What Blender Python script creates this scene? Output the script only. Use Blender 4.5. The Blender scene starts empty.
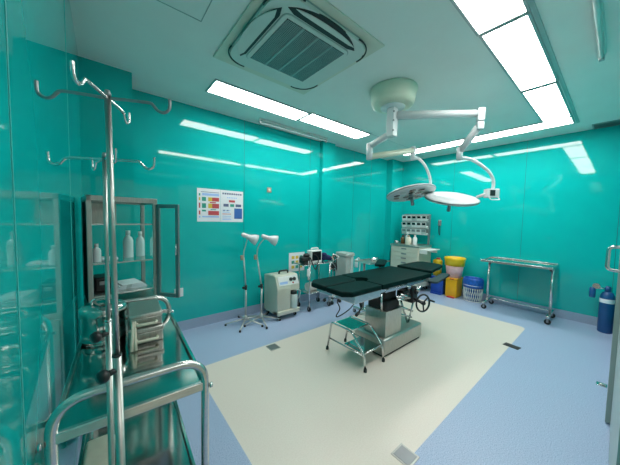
import bpy, bmesh, math, random
from mathutils import Vector, Matrix
random.seed(7)
C = bpy.context.scene.collection
PI = math.pi
def R(a): return math.radians(a)

# ------------------------------------------------------------------ materials
def mat(name, col, rough=.5, metal=0., spec=.5, noise=0., nscale=8., bump=0., emit=None, estr=0., coat=0., alpha=None, stretch=None):
    m = bpy.data.materials.new(name); m.use_nodes = True
    nt = m.node_tree; b = nt.nodes['Principled BSDF']
    b.inputs['Base Color'].default_value = (*col, 1)
    b.inputs['Roughness'].default_value = rough; b.inputs['Metallic'].default_value = metal
    b.inputs['Specular IOR Level'].default_value = spec
    if coat: b.inputs['Coat Weight'].default_value = coat; b.inputs['Coat Roughness'].default_value = .03
    if emit: b.inputs['Emission Color'].default_value = (*emit, 1); b.inputs['Emission Strength'].default_value = estr
    tc = nt.nodes.new('ShaderNodeTexCoord'); mp = nt.nodes.new('ShaderNodeMapping')
    nt.links.new(tc.outputs['Object'], mp.inputs['Vector'])
    if stretch: mp.inputs['Scale'].default_value = stretch
    nz = nt.nodes.new('ShaderNodeTexNoise'); nz.inputs['Scale'].default_value = nscale; nz.inputs['Detail'].default_value = 3
    nt.links.new(mp.outputs['Vector'], nz.inputs['Vector'])
    if noise:
        r = nt.nodes.new('ShaderNodeValToRGB')
        lo = tuple(max(0, c*(1-noise)) for c in col); hi = tuple(min(1, c*(1+noise)) for c in col)
        r.color_ramp.elements[0].position = .3; r.color_ramp.elements[1].position = .7
        r.color_ramp.elements[0].color = (*lo, 1); r.color_ramp.elements[1].color = (*hi, 1)
        nt.links.new(nz.outputs['Fac'], r.inputs['Fac']); nt.links.new(r.outputs['Color'], b.inputs['Base Color'])
    if bump:
        bp = nt.nodes.new('ShaderNodeBump'); bp.inputs['Strength'].default_value = bump; bp.inputs['Distance'].default_value = .005
        nt.links.new(nz.outputs['Fac'], bp.inputs['Height']); nt.links.new(bp.outputs['Normal'], b.inputs['Normal'])
    return m

def glass_mat(name, tint, refl=1.0):
    m = bpy.data.materials.new(name); m.use_nodes = True; nt = m.node_tree
    for n in list(nt.nodes): nt.nodes.remove(n)
    out = nt.nodes.new('ShaderNodeOutputMaterial'); mx = nt.nodes.new('ShaderNodeMixShader')
    tr = nt.nodes.new('ShaderNodeBsdfTransparent'); gl = nt.nodes.new('ShaderNodeBsdfGlossy'); fr = nt.nodes.new('ShaderNodeFresnel')
    tr.inputs['Color'].default_value = (*tint, 1); gl.inputs['Roughness'].default_value = .02; gl.inputs['Color'].default_value = (refl, refl, refl, 1)
    fr.inputs['IOR'].default_value = 1.5
    ge = nt.nodes.new('ShaderNodeNewGeometry'); iv = nt.nodes.new('ShaderNodeMath'); iv.operation = 'SUBTRACT'; iv.inputs[0].default_value = 1
    nt.links.new(ge.outputs['Backfacing'], iv.inputs[1]); ml = nt.nodes.new('ShaderNodeMath'); ml.operation = 'MULTIPLY'
    nt.links.new(fr.outputs['Fac'], ml.inputs[0]); nt.links.new(iv.outputs[0], ml.inputs[1])
    nt.links.new(ml.outputs[0], mx.inputs['Fac']); nt.links.new(tr.outputs['BSDF'], mx.inputs[1]); nt.links.new(gl.outputs['BSDF'], mx.inputs[2])
    nt.links.new(mx.outputs['Shader'], out.inputs['Surface'])
    return m

WALLC = (.004, .46, .44)
M = {}
M['wall'] = mat('teal_glass_panel', WALLC, .04, noise=.05, nscale=1.2, spec=.5)
M['seamlight'] = mat('light_panel_joint', (.08, .52, .48), .3, noise=.1)
M['seam'] = mat('panel_seam', (.0, .14, .135), .4, noise=.1)
M['ceil'] = mat('ceiling_paint', (.80, .80, .77), .55, noise=.02, nscale=3)
M['base'] = mat('baseboard_vinyl', (.34, .42, .55), .45, noise=.12, nscale=90)
M['steel'] = mat('brushed_steel', (.66, .66, .64), .24, .95, noise=.1, nscale=20, stretch=(1, 1, 14))
M['mirror'] = mat('polished_steel', (.52, .53, .51), .10, 1., noise=.06, nscale=6)
M['satin'] = mat('satin_steel', (.50, .49, .46), .33, .95, noise=.12, nscale=18, stretch=(10, 10, 1))
M['chrome'] = mat('chrome_tube', (.66, .66, .66), .14, 1., noise=.05, nscale=10)
M['paletube'] = mat('pale_satin_tube', (.58, .58, .55), .32, .55, noise=.05)
M['greymetal'] = mat('grey_metal', (.30, .31, .32), .35, .7, noise=.06)
M['alu'] = mat('light_frame_aluminium', (.42, .45, .45), .4, .6, noise=.05)
M['black'] = mat('black_plastic', (.012, .013, .014), .4, noise=.2)
M['rubber'] = mat('black_rubber', (.015, .015, .016), .7, noise=.2)
M['pad'] = mat('black_vinyl_pad', (.001, .015, .0135), .5, noise=.25, nscale=14, bump=.05, spec=.07)
M['padgrey'] = mat('grey_vinyl_pad', (.03, .05, .055), .5, noise=.15, spec=.2)
M['white'] = mat('white_plastic', (.78, .79, .77), .35, noise=.03)
M['lampwhite'] = mat('lamp_white_enamel', (.70, .71, .72), .25, noise=.02)
M['ivory'] = mat('ivory_enamel', (.66, .68, .54), .35, noise=.03)
M['beige'] = mat('machine_beige', (.60, .60, .50), .4, noise=.03)
M['panelw'] = mat('panel_white', (.80, .82, .80), .35, noise=.02)
M['acwhite'] = mat('cassette_white', (.62, .66, .62), .4, noise=.02)
M['acplate'] = mat('cassette_plate', (.66, .66, .56), .5, noise=.03)
M['grille'] = mat('grille_dark', (.03, .035, .035), .6, noise=.2)
M['led'] = mat('light_diffuser', (.9, .9, .9), .4, emit=(1., .965, .935), estr=16.5)
M['ledadded'] = mat('added_diffuser', (.9, .9, .9), .4, emit=(1., .97, .93), estr=4.5)  # for the added corridor panel that brightens reflections in the steel
M['yellow'] = mat('yellow_plastic', (.86, .55, .01), .35, noise=.06)
M['orange'] = mat('amber_plastic', (.86, .42, .005), .35, noise=.06)
M['blue'] = mat('blue_plastic', (.01, .07, .42), .35, noise=.12)
M['bluebag'] = mat('blue_bin_bag', (.01, .10, .45), .3, noise=.3, nscale=25, bump=.4)
M['pinkbag'] = mat('pink_translucent_bag', (.72, .46, .48), .4, noise=.12, nscale=25, bump=.3)
M['red'] = mat('red_plastic', (.55, .03, .03), .4, noise=.1)
M['bluesteel'] = mat('cylinder_blue_paint', (.01, .08, .24), .3, noise=.1)
M['greywhite'] = mat('grey_white_enamel', (.46, .48, .45), .4, noise=.06)
M['navy'] = mat('navy_fabric', (.01, .02, .09), .85, noise=.3, nscale=30, bump=.3)
M['paper'] = mat('paper_white', (.80, .82, .86), .6, noise=.02)
M['ink_r'] = mat('ink_red', (.56, .07, .08), .6, noise=.05)
M['ink_y'] = mat('ink_yellow', (.72, .50, .06), .6, noise=.05)
M['ink_g'] = mat('ink_green', (.02, .30, .22), .6, noise=.05)
M['ink_b'] = mat('ink_blue', (.03, .13, .42), .6, noise=.08)
M['ink_lb'] = mat('ink_light_blue', (.35, .52, .85), .6, noise=.05)
M['ink_d'] = mat('ink_dark', (.10, .13, .25), .6, noise=.05)
M['screen'] = mat('dark_screen', (.006, .007, .009), .12, noise=.1)
M['cloth'] = mat('cream_cloth', (.66, .62, .50), .85, noise=.08, nscale=20, bump=.2)
M['bottle'] = mat('white_bottle', (.74, .80, .80), .3, noise=.04)
M['clearplastic'] = mat('frosted_plastic', (.55, .64, .62), .25, noise=.05)
M['amberglass'] = mat('amber_glass', (.10, .05, .015), .12, noise=.1)
M['doorpaint'] = mat('door_grey_green', (.42, .50, .48), .35, noise=.03)
M['jamb'] = mat('jamb_grey', (.30, .38, .36), .35, noise=.03)
M['tealmat'] = mat('teal_rubber_mat', (.0, .56, .50), .5, noise=.35, nscale=60, bump=.3)
M['tan'] = mat('tan_plastic', (.42, .30, .22), .5, noise=.1)
M['glass'] = glass_mat('clear_glass', (.88, .96, .94))

# floor: blue speckled vinyl with a rounded cream field
def floor_mat():
    m = bpy.data.materials.new('speckled_vinyl_floor'); m.use_nodes = True; nt = m.node_tree; N = nt.nodes; L = nt.links
    b = N['Principled BSDF']; b.inputs['Roughness'].default_value = .34; b.inputs['Specular IOR Level'].default_value = .4
    tc = N.new('ShaderNodeTexCoord')
    x0, x1, y0, y1, r = .64, 4.47, .72, 2.44, .09
    def vm(op, a, bb=None):
        n = N.new('ShaderNodeVectorMath'); n.operation = op
        L.new(a, n.inputs[0])
        if bb is not None: n.inputs[1].default_value = bb
        return n
    s = vm('SUBTRACT', tc.outputs['Object'], ((x0+x1)/2, (y0+y1)/2, 0))
    a = vm('ABSOLUTE', s.outputs[0])
    q = vm('SUBTRACT', a.outputs[0], ((x1-x0)/2-r, (y1-y0)/2-r, 10))
    mx = vm('MAXIMUM', q.outputs[0], (0, 0, 0))
    ln = vm('LENGTH', mx.outputs[0])
    lt = N.new('ShaderNodeMath'); lt.operation = 'LESS_THAN'; L.new(ln.outputs['Value'], lt.inputs[0]); lt.inputs[1].default_value = r
    def speck(cols, sc):
        n = N.new('ShaderNodeTexNoise'); n.inputs['Scale'].default_value = sc; n.inputs['Detail'].default_value = 2
        L.new(tc.outputs['Object'], n.inputs['Vector'])
        rp = N.new('ShaderNodeValToRGB'); cr = rp.color_ramp
        cr.elements[0].position = .30; cr.elements[0].color = (*cols[0], 1)
        cr.elements[1].position = .70; cr.elements[1].color = (*cols[2], 1)
        e = cr.elements.new(.5); e.color = (*cols[1], 1)
        L.new(n.outputs['Fac'], rp.inputs['Fac']); return rp
    bl = speck(((.25, .34, .52), (.37, .47, .65), (.48, .57, .74)), 150)
    cm = speck(((.73, .65, .57), (.76, .685, .605), (.785, .71, .635)), 110)
    mix = N.new('ShaderNodeMix'); mix.data_type = 'RGBA'
    L.new(lt.outputs[0], mix.inputs['Factor']); L.new(bl.outputs[0], mix.inputs['A']); L.new(cm.outputs[0], mix.inputs['B'])
    L.new(mix.outputs['Result'], b.inputs['Base Color'])
    return m
M['floor'] = floor_mat()

# ------------------------------------------------------------------ mesh builder
class MB:
    def __init__(s): s.bm = bmesh.new(); s.n = 0
    def _add(s, b, mtx=None, mi=0, smooth=False):
        if mtx is not None: bmesh.ops.transform(b, matrix=mtx, verts=b.verts)
        bmesh.ops.recalc_face_normals(b, faces=b.faces)
        vm = {v: s.bm.verts.new(v.co) for v in b.verts}
        for f in b.faces:
            try: nf = s.bm.faces.new([vm[v] for v in f.verts])
            except ValueError: continue
            nf.material_index = mi; nf.smooth = smooth if not isinstance(smooth, str) else f.smooth
        b.free(); return s
    @staticmethod
    def _flat(b, k):
        fs = sorted(b.faces, key=lambda f: -f.calc_area())
        for i, f in enumerate(fs): f.smooth = i >= k
    def box(s, x0, x1, y0, y1, z0, z1, bev=0, mi=0, m=None, seg=2):
        b = bmesh.new(); bmesh.ops.create_cube(b, size=1)
        for v in b.verts: v.co = Vector(((x0+x1)/2+v.co.x*(x1-x0), (y0+y1)/2+v.co.y*(y1-y0), (z0+z1)/2+v.co.z*(z1-z0)))
        if bev:
            bmesh.ops.bevel(b, geom=b.edges[:], offset=bev, segments=seg, affect='EDGES', profile=.5)
            s._flat(b, 6)
        return s._add(b, m, mi, 'keep')
    def prism(s, pts, z0, z1, bev=0, mi=0, m=None, seg=2):
        b = bmesh.new()
        lo = [b.verts.new((x, y, z0)) for x, y in pts]; hi = [b.verts.new((x, y, z1)) for x, y in pts]
        b.faces.new(lo[::-1]); b.faces.new(hi); n = len(pts)
        for i in range(n): b.faces.new((lo[i], lo[(i+1) % n], hi[(i+1) % n], hi[i]))
        if bev:
            bmesh.ops.bevel(b, geom=b.edges[:], offset=bev, segments=seg, affect='EDGES', profile=.5, clamp_overlap=True)
            s._flat(b, 2)
        return s._add(b, m, mi, 'keep')
    def lathe(s, prof, ctr=(0, 0, 0), seg=32, m=None, mi=0):
        b = bmesh.new(); rings = []
        for r, z in prof:
            if r < 1e-5: rings.append([b.verts.new((0, 0, z))])
            else: rings.append([b.verts.new((r*math.cos(2*PI*k/seg), r*math.sin(2*PI*k/seg), z)) for k in range(seg)])
        for a, c in zip(rings, rings[1:]):
            for k in range(seg):
                k2 = (k+1) % seg
                vs = [a[k % len(a)], a[k2 % len(a)], c[k2 % len(c)], c[k % len(c)]]
                u = []
                for v in vs:
                    if v not in u: u.append(v)
                if len(u) > 2: b.faces.new(u)
        for e in (rings[0], rings[-1]):
            if len(e) > 2: b.faces.new(e)
        T = Matrix.Translation(ctr)
        return s._add(b, T @ m if m is not None else T, mi, True)
    def tube(s, pts, r, seg=10, closed=False, mi=0, r1=None):
        pts = [Vector(p) for p in pts]; n = len(pts); b = bmesh.new(); rings = []; up = None
        for i in range(n):
            if closed: t = pts[(i+1) % n]-pts[i-1]
            else: t = pts[min(i+1, n-1)]-pts[max(i-1, 0)]
            t.normalize()
            if up is None:
                up = Vector((0, 0, 1)) if abs(t.z) < .9 else Vector((1, 0, 0))
            up = (up-t*up.dot(t)).normalized(); w = t.cross(up)
            rr = r if r1 is None else r+(r1-r)*i/(n-1)
            rings.append([b.verts.new(pts[i]+(up*math.cos(2*PI*k/seg)+w*math.sin(2*PI*k/seg))*rr) for k in range(seg)])
        pr = list(zip(rings, rings[1:]))+([(rings[-1], rings[0])] if closed else [])
        for a, c in pr:
            for k in range(seg): b.faces.new((a[k], a[(k+1) % seg], c[(k+1) % seg], c[k]))
        if not closed: b.faces.new(rings[0]); b.faces.new(rings[-1])
        for f in b.faces: f.smooth = len(f.verts) == 4
        return s._add(b, None, mi, 'keep')
    def cyl(s, p0, p1, r, seg=20, mi=0, r1=None): return s.tube([p0, p1], r, seg, False, mi, r1)
    def ball(s, c, r, sc=(1, 1, 1), seg=16, mi=0, m=None):
        b = bmesh.new(); bmesh.ops.create_uvsphere(b, u_segments=seg, v_segments=seg//2+2, radius=r)
        bmesh.ops.scale(b, vec=sc, verts=b.verts)
        T = Matrix.Translation(c)
        return s._add(b, T @ m if m is not None else T, mi, True)
    def build(s, name, mats, parent=None, local=False):
        if not isinstance(mats, (list, tuple)): mats = [mats]
        me = bpy.data.meshes.new(name)
        if parent is not None and not local:
            w = root_matrix(parent)
            bmesh.ops.transform(s.bm, matrix=w.inverted(), verts=s.bm.verts)
        s.bm.normal_update(); s.bm.to_mesh(me); s.bm.free()
        for m_ in mats: me.materials.append(M[m_])
        o = bpy.data.objects.new(name, me); C.objects.link(o)
        if parent is not None: o.parent = parent
        return o
def root_matrix(o):
    w = o.matrix_basis.copy(); p = o.parent
    while p is not None: w = p.matrix_basis @ w; p = p.parent
    return w
def fillet(pts, r, n=5):
    pts = [Vector(p) for p in pts]; out = [pts[0]]
    for a, b, c in zip(pts, pts[1:], pts[2:]):
        d0 = (a-b); d1 = (c-b); k = min(r, d0.length*.49, d1.length*.49)
        p0 = b+d0.normalized()*k; p1 = b+d1.normalized()*k
        for i in range(n+1):
            t = i/n; out.append(p0*(1-t)**2+b*2*t*(1-t)+p1*t*t)
    out.append(pts[-1]); return out
def tag(o, label, cat, group=None):
    o['label'] = label; o['category'] = cat
    if group: o['group'] = group
    return o
def thing(name, label, cat, loc, rz=0, group=None):
    o = bpy.data.objects.new(name, None); C.objects.link(o); o.empty_display_size = .05
    o.location = loc; o.rotation_euler = (0, 0, rz)
    o.matrix_basis = Matrix.Translation(loc) @ Matrix.Rotation(rz, 4, 'Z')
    return tag(o, label, cat, group)
def struct(name, mb, mats):
    o = mb.build(name, mats); o['kind'] = 'structure'; return o
def copy_tree(o, parent=None):
    c = o.copy(); C.objects.link(c)
    if parent is not None: c.parent = parent
    for ch in list(o.children): copy_tree(ch, c)
    return c
def frame_z(d):            # rotation taking +Z to direction d
    return Vector((0, 0, 1)).rotation_difference(Vector(d).normalized()).to_matrix().to_4x4()

# ------------------------------------------------------------------ room shell
XL, XR, YB, YN, HC, HB = -.143, 5.393, 3.382, -.055, 2.786, .124
T = .1
struct('floor', MB().box(XL-T, XR+T, YN-T, YB+T, -T, 0), 'floor')
struct('ceiling', MB().box(XL-T, XR+T, YN-T, YB+T, HC, HC+T), 'ceil')
def seam_v(mb, axis, c, t, w=.005):
    if axis == 'y': mb.box(c-w/2, c+w/2, t-.0015, t+.01, HB, HC, mi=1)      # on the back wall
    elif axis == 'xr': mb.box(t-.0015, t+.01, c-w/2, c+w/2, HB, HC, mi=1)
    else: mb.box(t-.01, t+.0015, c-w/2, c+w/2, HB, HC, mi=1)
w = MB().box(XL-T, XR+T, YB, YB+T, 0, HC)
for x in (1.545, 2.74, 3.86, 4.42): seam_v(w, 'y', x, YB)
struct('wall_back', w, ['wall', 'seam'])
w = MB().box(XR, XR+T, YN, YB, 0, HC)
for y in (-.02+.02, 1.01, 2.11): seam_v(w, 'xr', y, XR)
struct('wall_right', w, ['wall', 'seam'])
w = MB().box(XL-T, XL, YN, YB, 0, HC)
for y in (.786, 1.95): seam_v(w, 'xl', y, XL, .006)
struct('wall_left', w, ['wall', 'seamlight'])
DX0, DX1 = -.10, 1.38
w = MB().box(XL-T, DX0, YN-T, YN, 0, HC).box(DX1, XR+T, YN-T, YN, 0, HC).box(DX0, DX1, YN-T, YN, 2.12, HC)
struct('wall_front', w, ['wall', 'seam'])
# unseen lit corridor beyond the doorway, added to give the steel bright reflections
struct('floor_added_corridor', MB().box(-.6, 2.0, -1.9, YN-T, -T, 0), 'cloth')
struct('ceiling_added_corridor', MB().box(-.6, 2.0, -1.9, YN-T, 2.5, 2.6), 'ceil')
struct('wall_added_corridor', MB().box(-.7, 2.1, -2.0, -1.9, 0, 2.5).box(-.7, -.6, -1.9, YN-T, 0, 2.5).box(2.0, 2.1, -1.9, YN-T, 0, 2.5), 'panelw')
cl = MB().box(.1, 1.3, -1.3, -.7, 2.485, 2.499).build('ceiling_light', 'ledadded'); tag(cl, 'unseen white light panel added in the corridor for the steel to reflect', 'ceiling light')  # unseen light, added so the steel and drip stands reflect something bright
# pilasters
struct('trim_1', MB().box(XL, .232, 3.005, YB, 0, HC), 'wall')
struct('trim_2', MB().box(2.962, 3.262, YB-.075, YB, 0, HC), 'wall')
struct('trim_3', MB().box(4.985, XR, YB-.15, YB, 0, HC), 'wall')
# coved vinyl baseboards
def base_run(mb, x0, x1, y0, y1): mb.box(x0, x1, y0, y1, 0, HB)
b = MB(); th = .006
base_run(b, .232, 2.962, YB-th, YB); base_run(b, 2.962-th, 3.262+th, YB-.075-th, YB-.075); base_run(b, 3.262, 4.985, YB-th, YB); base_run(b, 4.985-th, XR, YB-.15-th, YB-.15)
b.box(2.962-th, 2.962, YB-.075, YB, 0, HB).box(3.262, 3.262+th, YB-.075, YB, 0, HB).box(4.985-th, 4.985, YB-.15, YB, 0, HB)
struct('baseboard_back', b, 'base')
struct('baseboard_right', MB().box(XR-th, XR, YN, YB-.15, 0, HB), 'base')
struct('baseboard_left', MB().box(XL, XL+th, YN, 3.005, 0, HB).box(XL, .232+th, 3.005-th, 3.005, 0, HB).box(.232, .232+th, 3.005, YB, 0, HB), 'base')
struct('baseboard_front', MB().box(2.96, XR, YN, YN+th, 0, HB), 'base')
# ceiling joints
j = MB()
j.box(3.29, 4.46, 2.536, 2.542, HC-.0015, HC+.01)
struct('trim_4', j, 'alu')
h = MB(); hx0, hx1, hy0, hy1 = .10, .55, 1.46, 1.91
for a in ((hx0, hx1, hy0, hy0+.006), (hx0, hx1, hy1-.006, hy1), (hx0, hx0+.006, hy0, hy1), (hx1-.006, hx1, hy0, hy1)): h.box(*a, HC-.002, HC+.01)
struct('trim_5', h, 'jamb')
# sliding door in the front wall and its jamb
d = MB().box(1.42, 2.78, YN+.001, YN+.010, .01, 2.14)
door = struct('door_1', d, 'doorpaint')
hb = MB()
pz0, pz1 = 1.15, 1.30
hb.tube(fillet([(2.50, YN+.004, pz1), (2.50, .03, pz1), (2.50, .03, pz0), (2.50, YN+.004, pz0)], .03), .010)
hb.build('door_handle', 'chrome', door)
struct('trim_6', MB().box(2.785, 2.90, YN, -.02, .012, 2.16).box(1.40, 2.90, YN, -.035, 2.13, 2.2), 'jamb')

# ------------------------------------------------------------------ ceiling lights
def light(x0, x1, y0, y1, label, group):
    t = thing('ceiling_light', label, 'ceiling light', ((x0+x1)/2, (y0+y1)/2, HC), 0, group)
    f = .018
    m = MB()
    for a in ((x0, x1, y0, y0+f), (x0, x1, y1-f, y1), (x0, x0+f, y0+f, y1-f), (x1-f, x1, y0+f, y1-f)): m.box(*a, HC-.012, HC)
    m.build('frame', 'alu', t)
    MB().box(x0+f, x1-f, y0+f, y1-f, HC-.008, HC-.001).build('diffuser', 'led', t)
gl = 'recessed rectangular ceiling light panels'
light(.868, 2.070, 2.572, 2.885, 'bright white ceiling light panel nearest the drip stands, left end of the back row', gl)
light(2.076, 3.285, 2.540, 2.850, 'bright white ceiling light panel in the back row, end nearer the surgical lamp', gl)
light(.895, 2.112, .425, .722, 'bright white ceiling light panel cut by the top edge of the photo, front row', gl)
light(2.118, 3.322, .428, .715, 'bright white ceiling light panel in the middle of the long front row', gl)
light(3.352, 4.522, .436, .715, 'bright white ceiling light panel in the front row, at the air vent end', gl)
light(4.546, 4.862, .436, 1.648, 'bright white ceiling light panel along the right wall, meeting the front row', gl)
light(4.546, 4.862, 1.666, 2.88, 'bright white ceiling light panel along the right wall, behind the lamp arms', gl)

struct('trim_7', MB().box(.88, 4.88, .398, .424, HC-.010, HC), 'alu')
# ultraviolet tube battens
def batten(x0, x1, y, label):
    t = thing('tube_lamp', label, 'tube lamp', ((x0+x1)/2, y, HC))
    MB().box(x0, x1, y-.022, y+.022, HC-.03, HC, .004).build('batten', 'acwhite', t)
    MB().cyl((x0+.04, y, HC-.052), (x1-.04, y, HC-.052), .013).build('tube', 'clearplastic', t)
    for x in (x0+.02, x1-.02): MB().box(x-.018, x+.018, y-.016, y+.016, HC-.07, HC-.028, .004).build('end_cap', 'alu', t)
batten(1.66, 2.92, 3.17, 'thin unlit tube lamp on the ceiling close to the back wall')
batten(1.84, 3.05, .155, 'thin unlit tube lamp on the ceiling at the top right corner')

# ceiling air vent
t = thing('air_vent', 'dark slatted air vent in the ceiling beside the right wall', 'vent', (5.2, .17, HC))
fr = MB()
for a in ((5.12, 5.36, -.05, -.035), (5.12, 5.36, .285, .30), (5.12, 5.135, -.035, .285), (5.345, 5.36, -.035, .285)): fr.box(*a, HC-.014, HC)
fr.build('frame', 'alu', t)
MB().box(5.135, 5.345, -.035, .285, HC-.004, HC-.001).build('backing', 'grille', t)
for k in range(6):
    x = 5.145+k*.035
    MB().box(x, x+.012, -.034, .284, HC-.013, HC-.006).build('slat', 'greymetal', t)

# ------------------------------------------------------------------ ceiling cassette air conditioner
def rrect(x0, x1, y0, y1, r, n=8):
    out = []
    for cx, cy, a0 in ((x1-r, y1-r, 0), (x0+r, y1-r, 90), (x0+r, y0+r, 180), (x1-r, y0+r, 270)):
        for k in range(n+1):
            a = R(a0+90*k/n); out.append((cx+r*math.cos(a), cy+r*math.sin(a)))
    return out
ax, ay = 1.217, 1.705
t = thing('air_conditioner', 'square white ceiling cassette air conditioner with a grey intake grille', 'air conditioner', (ax, ay, HC))
MB().box(.735, 1.70, 1.215, 2.235, HC-.012, HC, .003).build('trim_plate', 'acplate', t)
MB().prism(rrect(ax-.428, ax+.428, ay-.428, ay+.428, .16), HC-.016, HC-.011).build('shadow_gap', 'jamb', t)
for k in range(4):
    m_ = Matrix.Translation((ax, ay, 0)) @ Matrix.Rotation(R(90*k), 4, 'Z')
    MB().tube([m_ @ Vector((.27+.166*math.cos(R(a)), .27+.166*math.sin(R(a)), HC-.037)) for a in range(-8, 99, 7)], .006, 6).build('corner_shadow', 'black', t)  # black arcs standing in for the shadow at the panel corners
MB().prism(rrect(ax-.42, ax+.42, ay-.42, ay+.42, .14), HC-.042, HC-.014, .006).build('panel', 'acwhite', t)
ip = MB()
ip.prism(rrect(ax-.305, ax+.305, ay-.305, ay+.305, .05), HC-.0445, HC-.04).build('panel_joint', 'jamb', t)
MB().prism(rrect(ax-.300, ax+.300, ay-.300, ay+.300, .05), HC-.050, HC-.042, .002).build('grille_frame', 'acwhite', t)
MB().box(ax-.268, ax+.268, ay-.268, ay+.268, HC-.0515, HC-.049).build('grille_backing', 'grille', t)
g = MB()
for k in range(1, 44):
    o = -.268+.536*k/44
    g.box(ax-.268, ax+.268, ay+o-.002, ay+o+.002, HC-.0535, HC-.051)
    g.box(ax+o-.002, ax+o+.002, ay-.268, ay+.268, HC-.0535, HC-.051)
g.build('grille', 'alu', t)
for o in (-.134, 0, .134): MB().box(ax+o-.007, ax+o+.007, ay-.268, ay+.268, HC-.056, HC-.050).build('grille_rib', 'alu', t)
def lens(L_, w_, n=14):      # outlet outline: straight inner side, bowed outer side
    p = [(-L_, -w_*.4), (-L_*.8, -w_*.75), (L_*.8, -w_*.75), (L_, -w_*.4)]
    for k in range(1, n): a = 1-2*k/n; p.append((L_*a, -w_*.4+w_*1.4*(1-abs(a)**2.6)))
    return p
for k in range(4):
    base_ = Matrix.Translation((ax, ay, 0)) @ Matrix.Rotation(R(90*k), 4, 'Z')
    if k == 3: continue
    if k == 0:      # louvre folded down past the panel edge
        MB().prism(lens(.26, .036), HC-.036, HC-.014, .003, m=base_ @ Matrix.Translation((-.05, .440, 0))).build('flap', 'acplate', t)
    else:
        rot = base_ @ Matrix.Translation((0, .363, 0))
        MB().prism(lens(.31, .066), HC-.0455, HC-.035, m=rot).build('outlet', 'black', t)
        if k == 1: fm = Matrix.Translation((0, .016, 0)); pf_ = lens(.285, .052)
        else: fm = Matrix.Translation((0, .012, 0)); pf_ = lens(.27, .020)
        tl_ = fm @ Matrix.Translation((0, 0, HC-.048)) @ Matrix.Rotation(R(6), 4, 'X') @ Matrix.Translation((0, 0, -(HC-.048)))
        MB().prism(pf_, HC-.055, HC-.048, .002, m=rot @ tl_).build('flap', 'acwhite', t)
MB().cyl((1.66, 1.40, HC-.016), (1.66, 1.40, HC-.011), .009).build('sensor', 'black', t)

# ------------------------------------------------------------------ surgical lamp
t = thing('surgical_lamp', 'ceiling mounted surgical lamp with two round white heads on jointed arms', 'surgical lamp', (2.35, 1.555, HC))
MB().lathe([(0, HC), (.232, HC), (.238, HC-.012), (.238, HC-.022), (.230, HC-.03), (.216, HC-.13), (.205, HC-.155), (.18, HC-.17), (.15, HC-.176), (0, HC-.176)], (2.35, 1.555, 0), 48).build('ceiling_canopy', 'ivory', t)
MB().lathe([(0, HC-.17), (.125, HC-.17), (.12, HC-.185), (0, HC-.19)], (2.35, 1.555, 0)).build('canopy_cap', 'lampwhite', t)
col_ = MB().box(2.35-.042, 2.35+.042, 1.555-.042, 1.555+.042, 2.31, HC-.185, .008)
col_.build('hub', 'lampwhite', t)
for z in (2.55, 2.46, 2.36): MB().cyl((2.35-.043, 1.555-.044, z), (2.35-.028, 1.555-.038, z), .009).build('screw', 'greymetal', t)
def bar(mb, p0, p1, w0, h0, w1=None, h1=None, mi=0, bev=.008):
    p0 = Vector(p0); p1 = Vector(p1); d_ = (p1-p0); L_ = d_.length; x = d_.normalized()
    y = Vector((0, 0, 1)).cross(x); y.normalize(); z = x.cross(y)
    w1 = w1 or w0; h1 = h1 or h0
    b = bmesh.new(); vs = []
    for (l, w_, h_) in ((0, w0, h0), (L_, w1, h1)):
        for (sy, sz) in ((-1, -1), (1, -1), (1, 1), (-1, 1)): vs.append(b.verts.new(p0+x*l+y*sy*w_/2+z*sz*h_/2))
    for f in ((0, 1, 2, 3), (4, 7, 6, 5), (0, 4, 5, 1), (1, 5, 6, 2), (2, 6, 7, 3), (3, 7, 4, 0)): b.faces.new([vs[i] for i in f])
    bmesh.ops.recalc_face_normals(b, faces=b.faces)
    if bev: bmesh.ops.bevel(b, geom=b.edges[:], offset=bev, segments=2, affect='EDGES')
    mb._add(b, None, mi, bool(bev)); return mb
# arm reaching towards the right wall
J1 = Vector((2.835, .90, 2.485))
bar(MB(), (2.375, 1.52, 2.525), J1, .06, .078, .05, .058).build('upper_arm', 'lampwhite', t)
jm = Matrix.Translation(J1) @ Matrix.Rotation(R(-55), 4, 'Z')
MB().box(-.032, .032, -.03, .03, -.075, .05, .008, m=jm).box(-.03, .03, -.028, .028, -.155, -.078, .012, m=jm).build('elbow', 'lampwhite', t)
K1 = Vector((2.97, 1.12, 2.17))
bar(MB(), J1+Vector((.0, .01, -.12)), K1+Vector((0, -.01, .03)), .05, .065).build('spring_arm', 'lampwhite', t)
MB().cyl(K1+Vector((0, 0, .06)), K1+Vector((0, 0, -.07)), .03).build('wrist', 'lampwhite', t)
BX = Vector((3.41, .925, 1.785))
yk = [K1+Vector((0, 0, -.045)), (3.10, 1.07, 2.125), (3.24, 1.01, 2.08), (3.35, .955, 2.01), (3.41, .925, 1.93), (3.425, .92, 1.86), BX]
def smooth_path(p, n=6):
    p = [Vector(q) for q in p]; out = []
    for i in range(len(p)-1):
        a = p[max(i-1, 0)]; b_ = p[i]; c = p[i+1]; d_ = p[min(i+2, len(p)-1)]
        for k in range(n):
            u = k/n; out.append(.5*((2*b_)+(c-a)*u+(2*a-5*b_+4*c-d_)*u*u+(3*b_-a-3*c+d_)*u**3))
    out.append(p[-1]); return out
MB().tube(smooth_path(yk), .017, 12).build('yoke', 'lampwhite', t)
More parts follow.
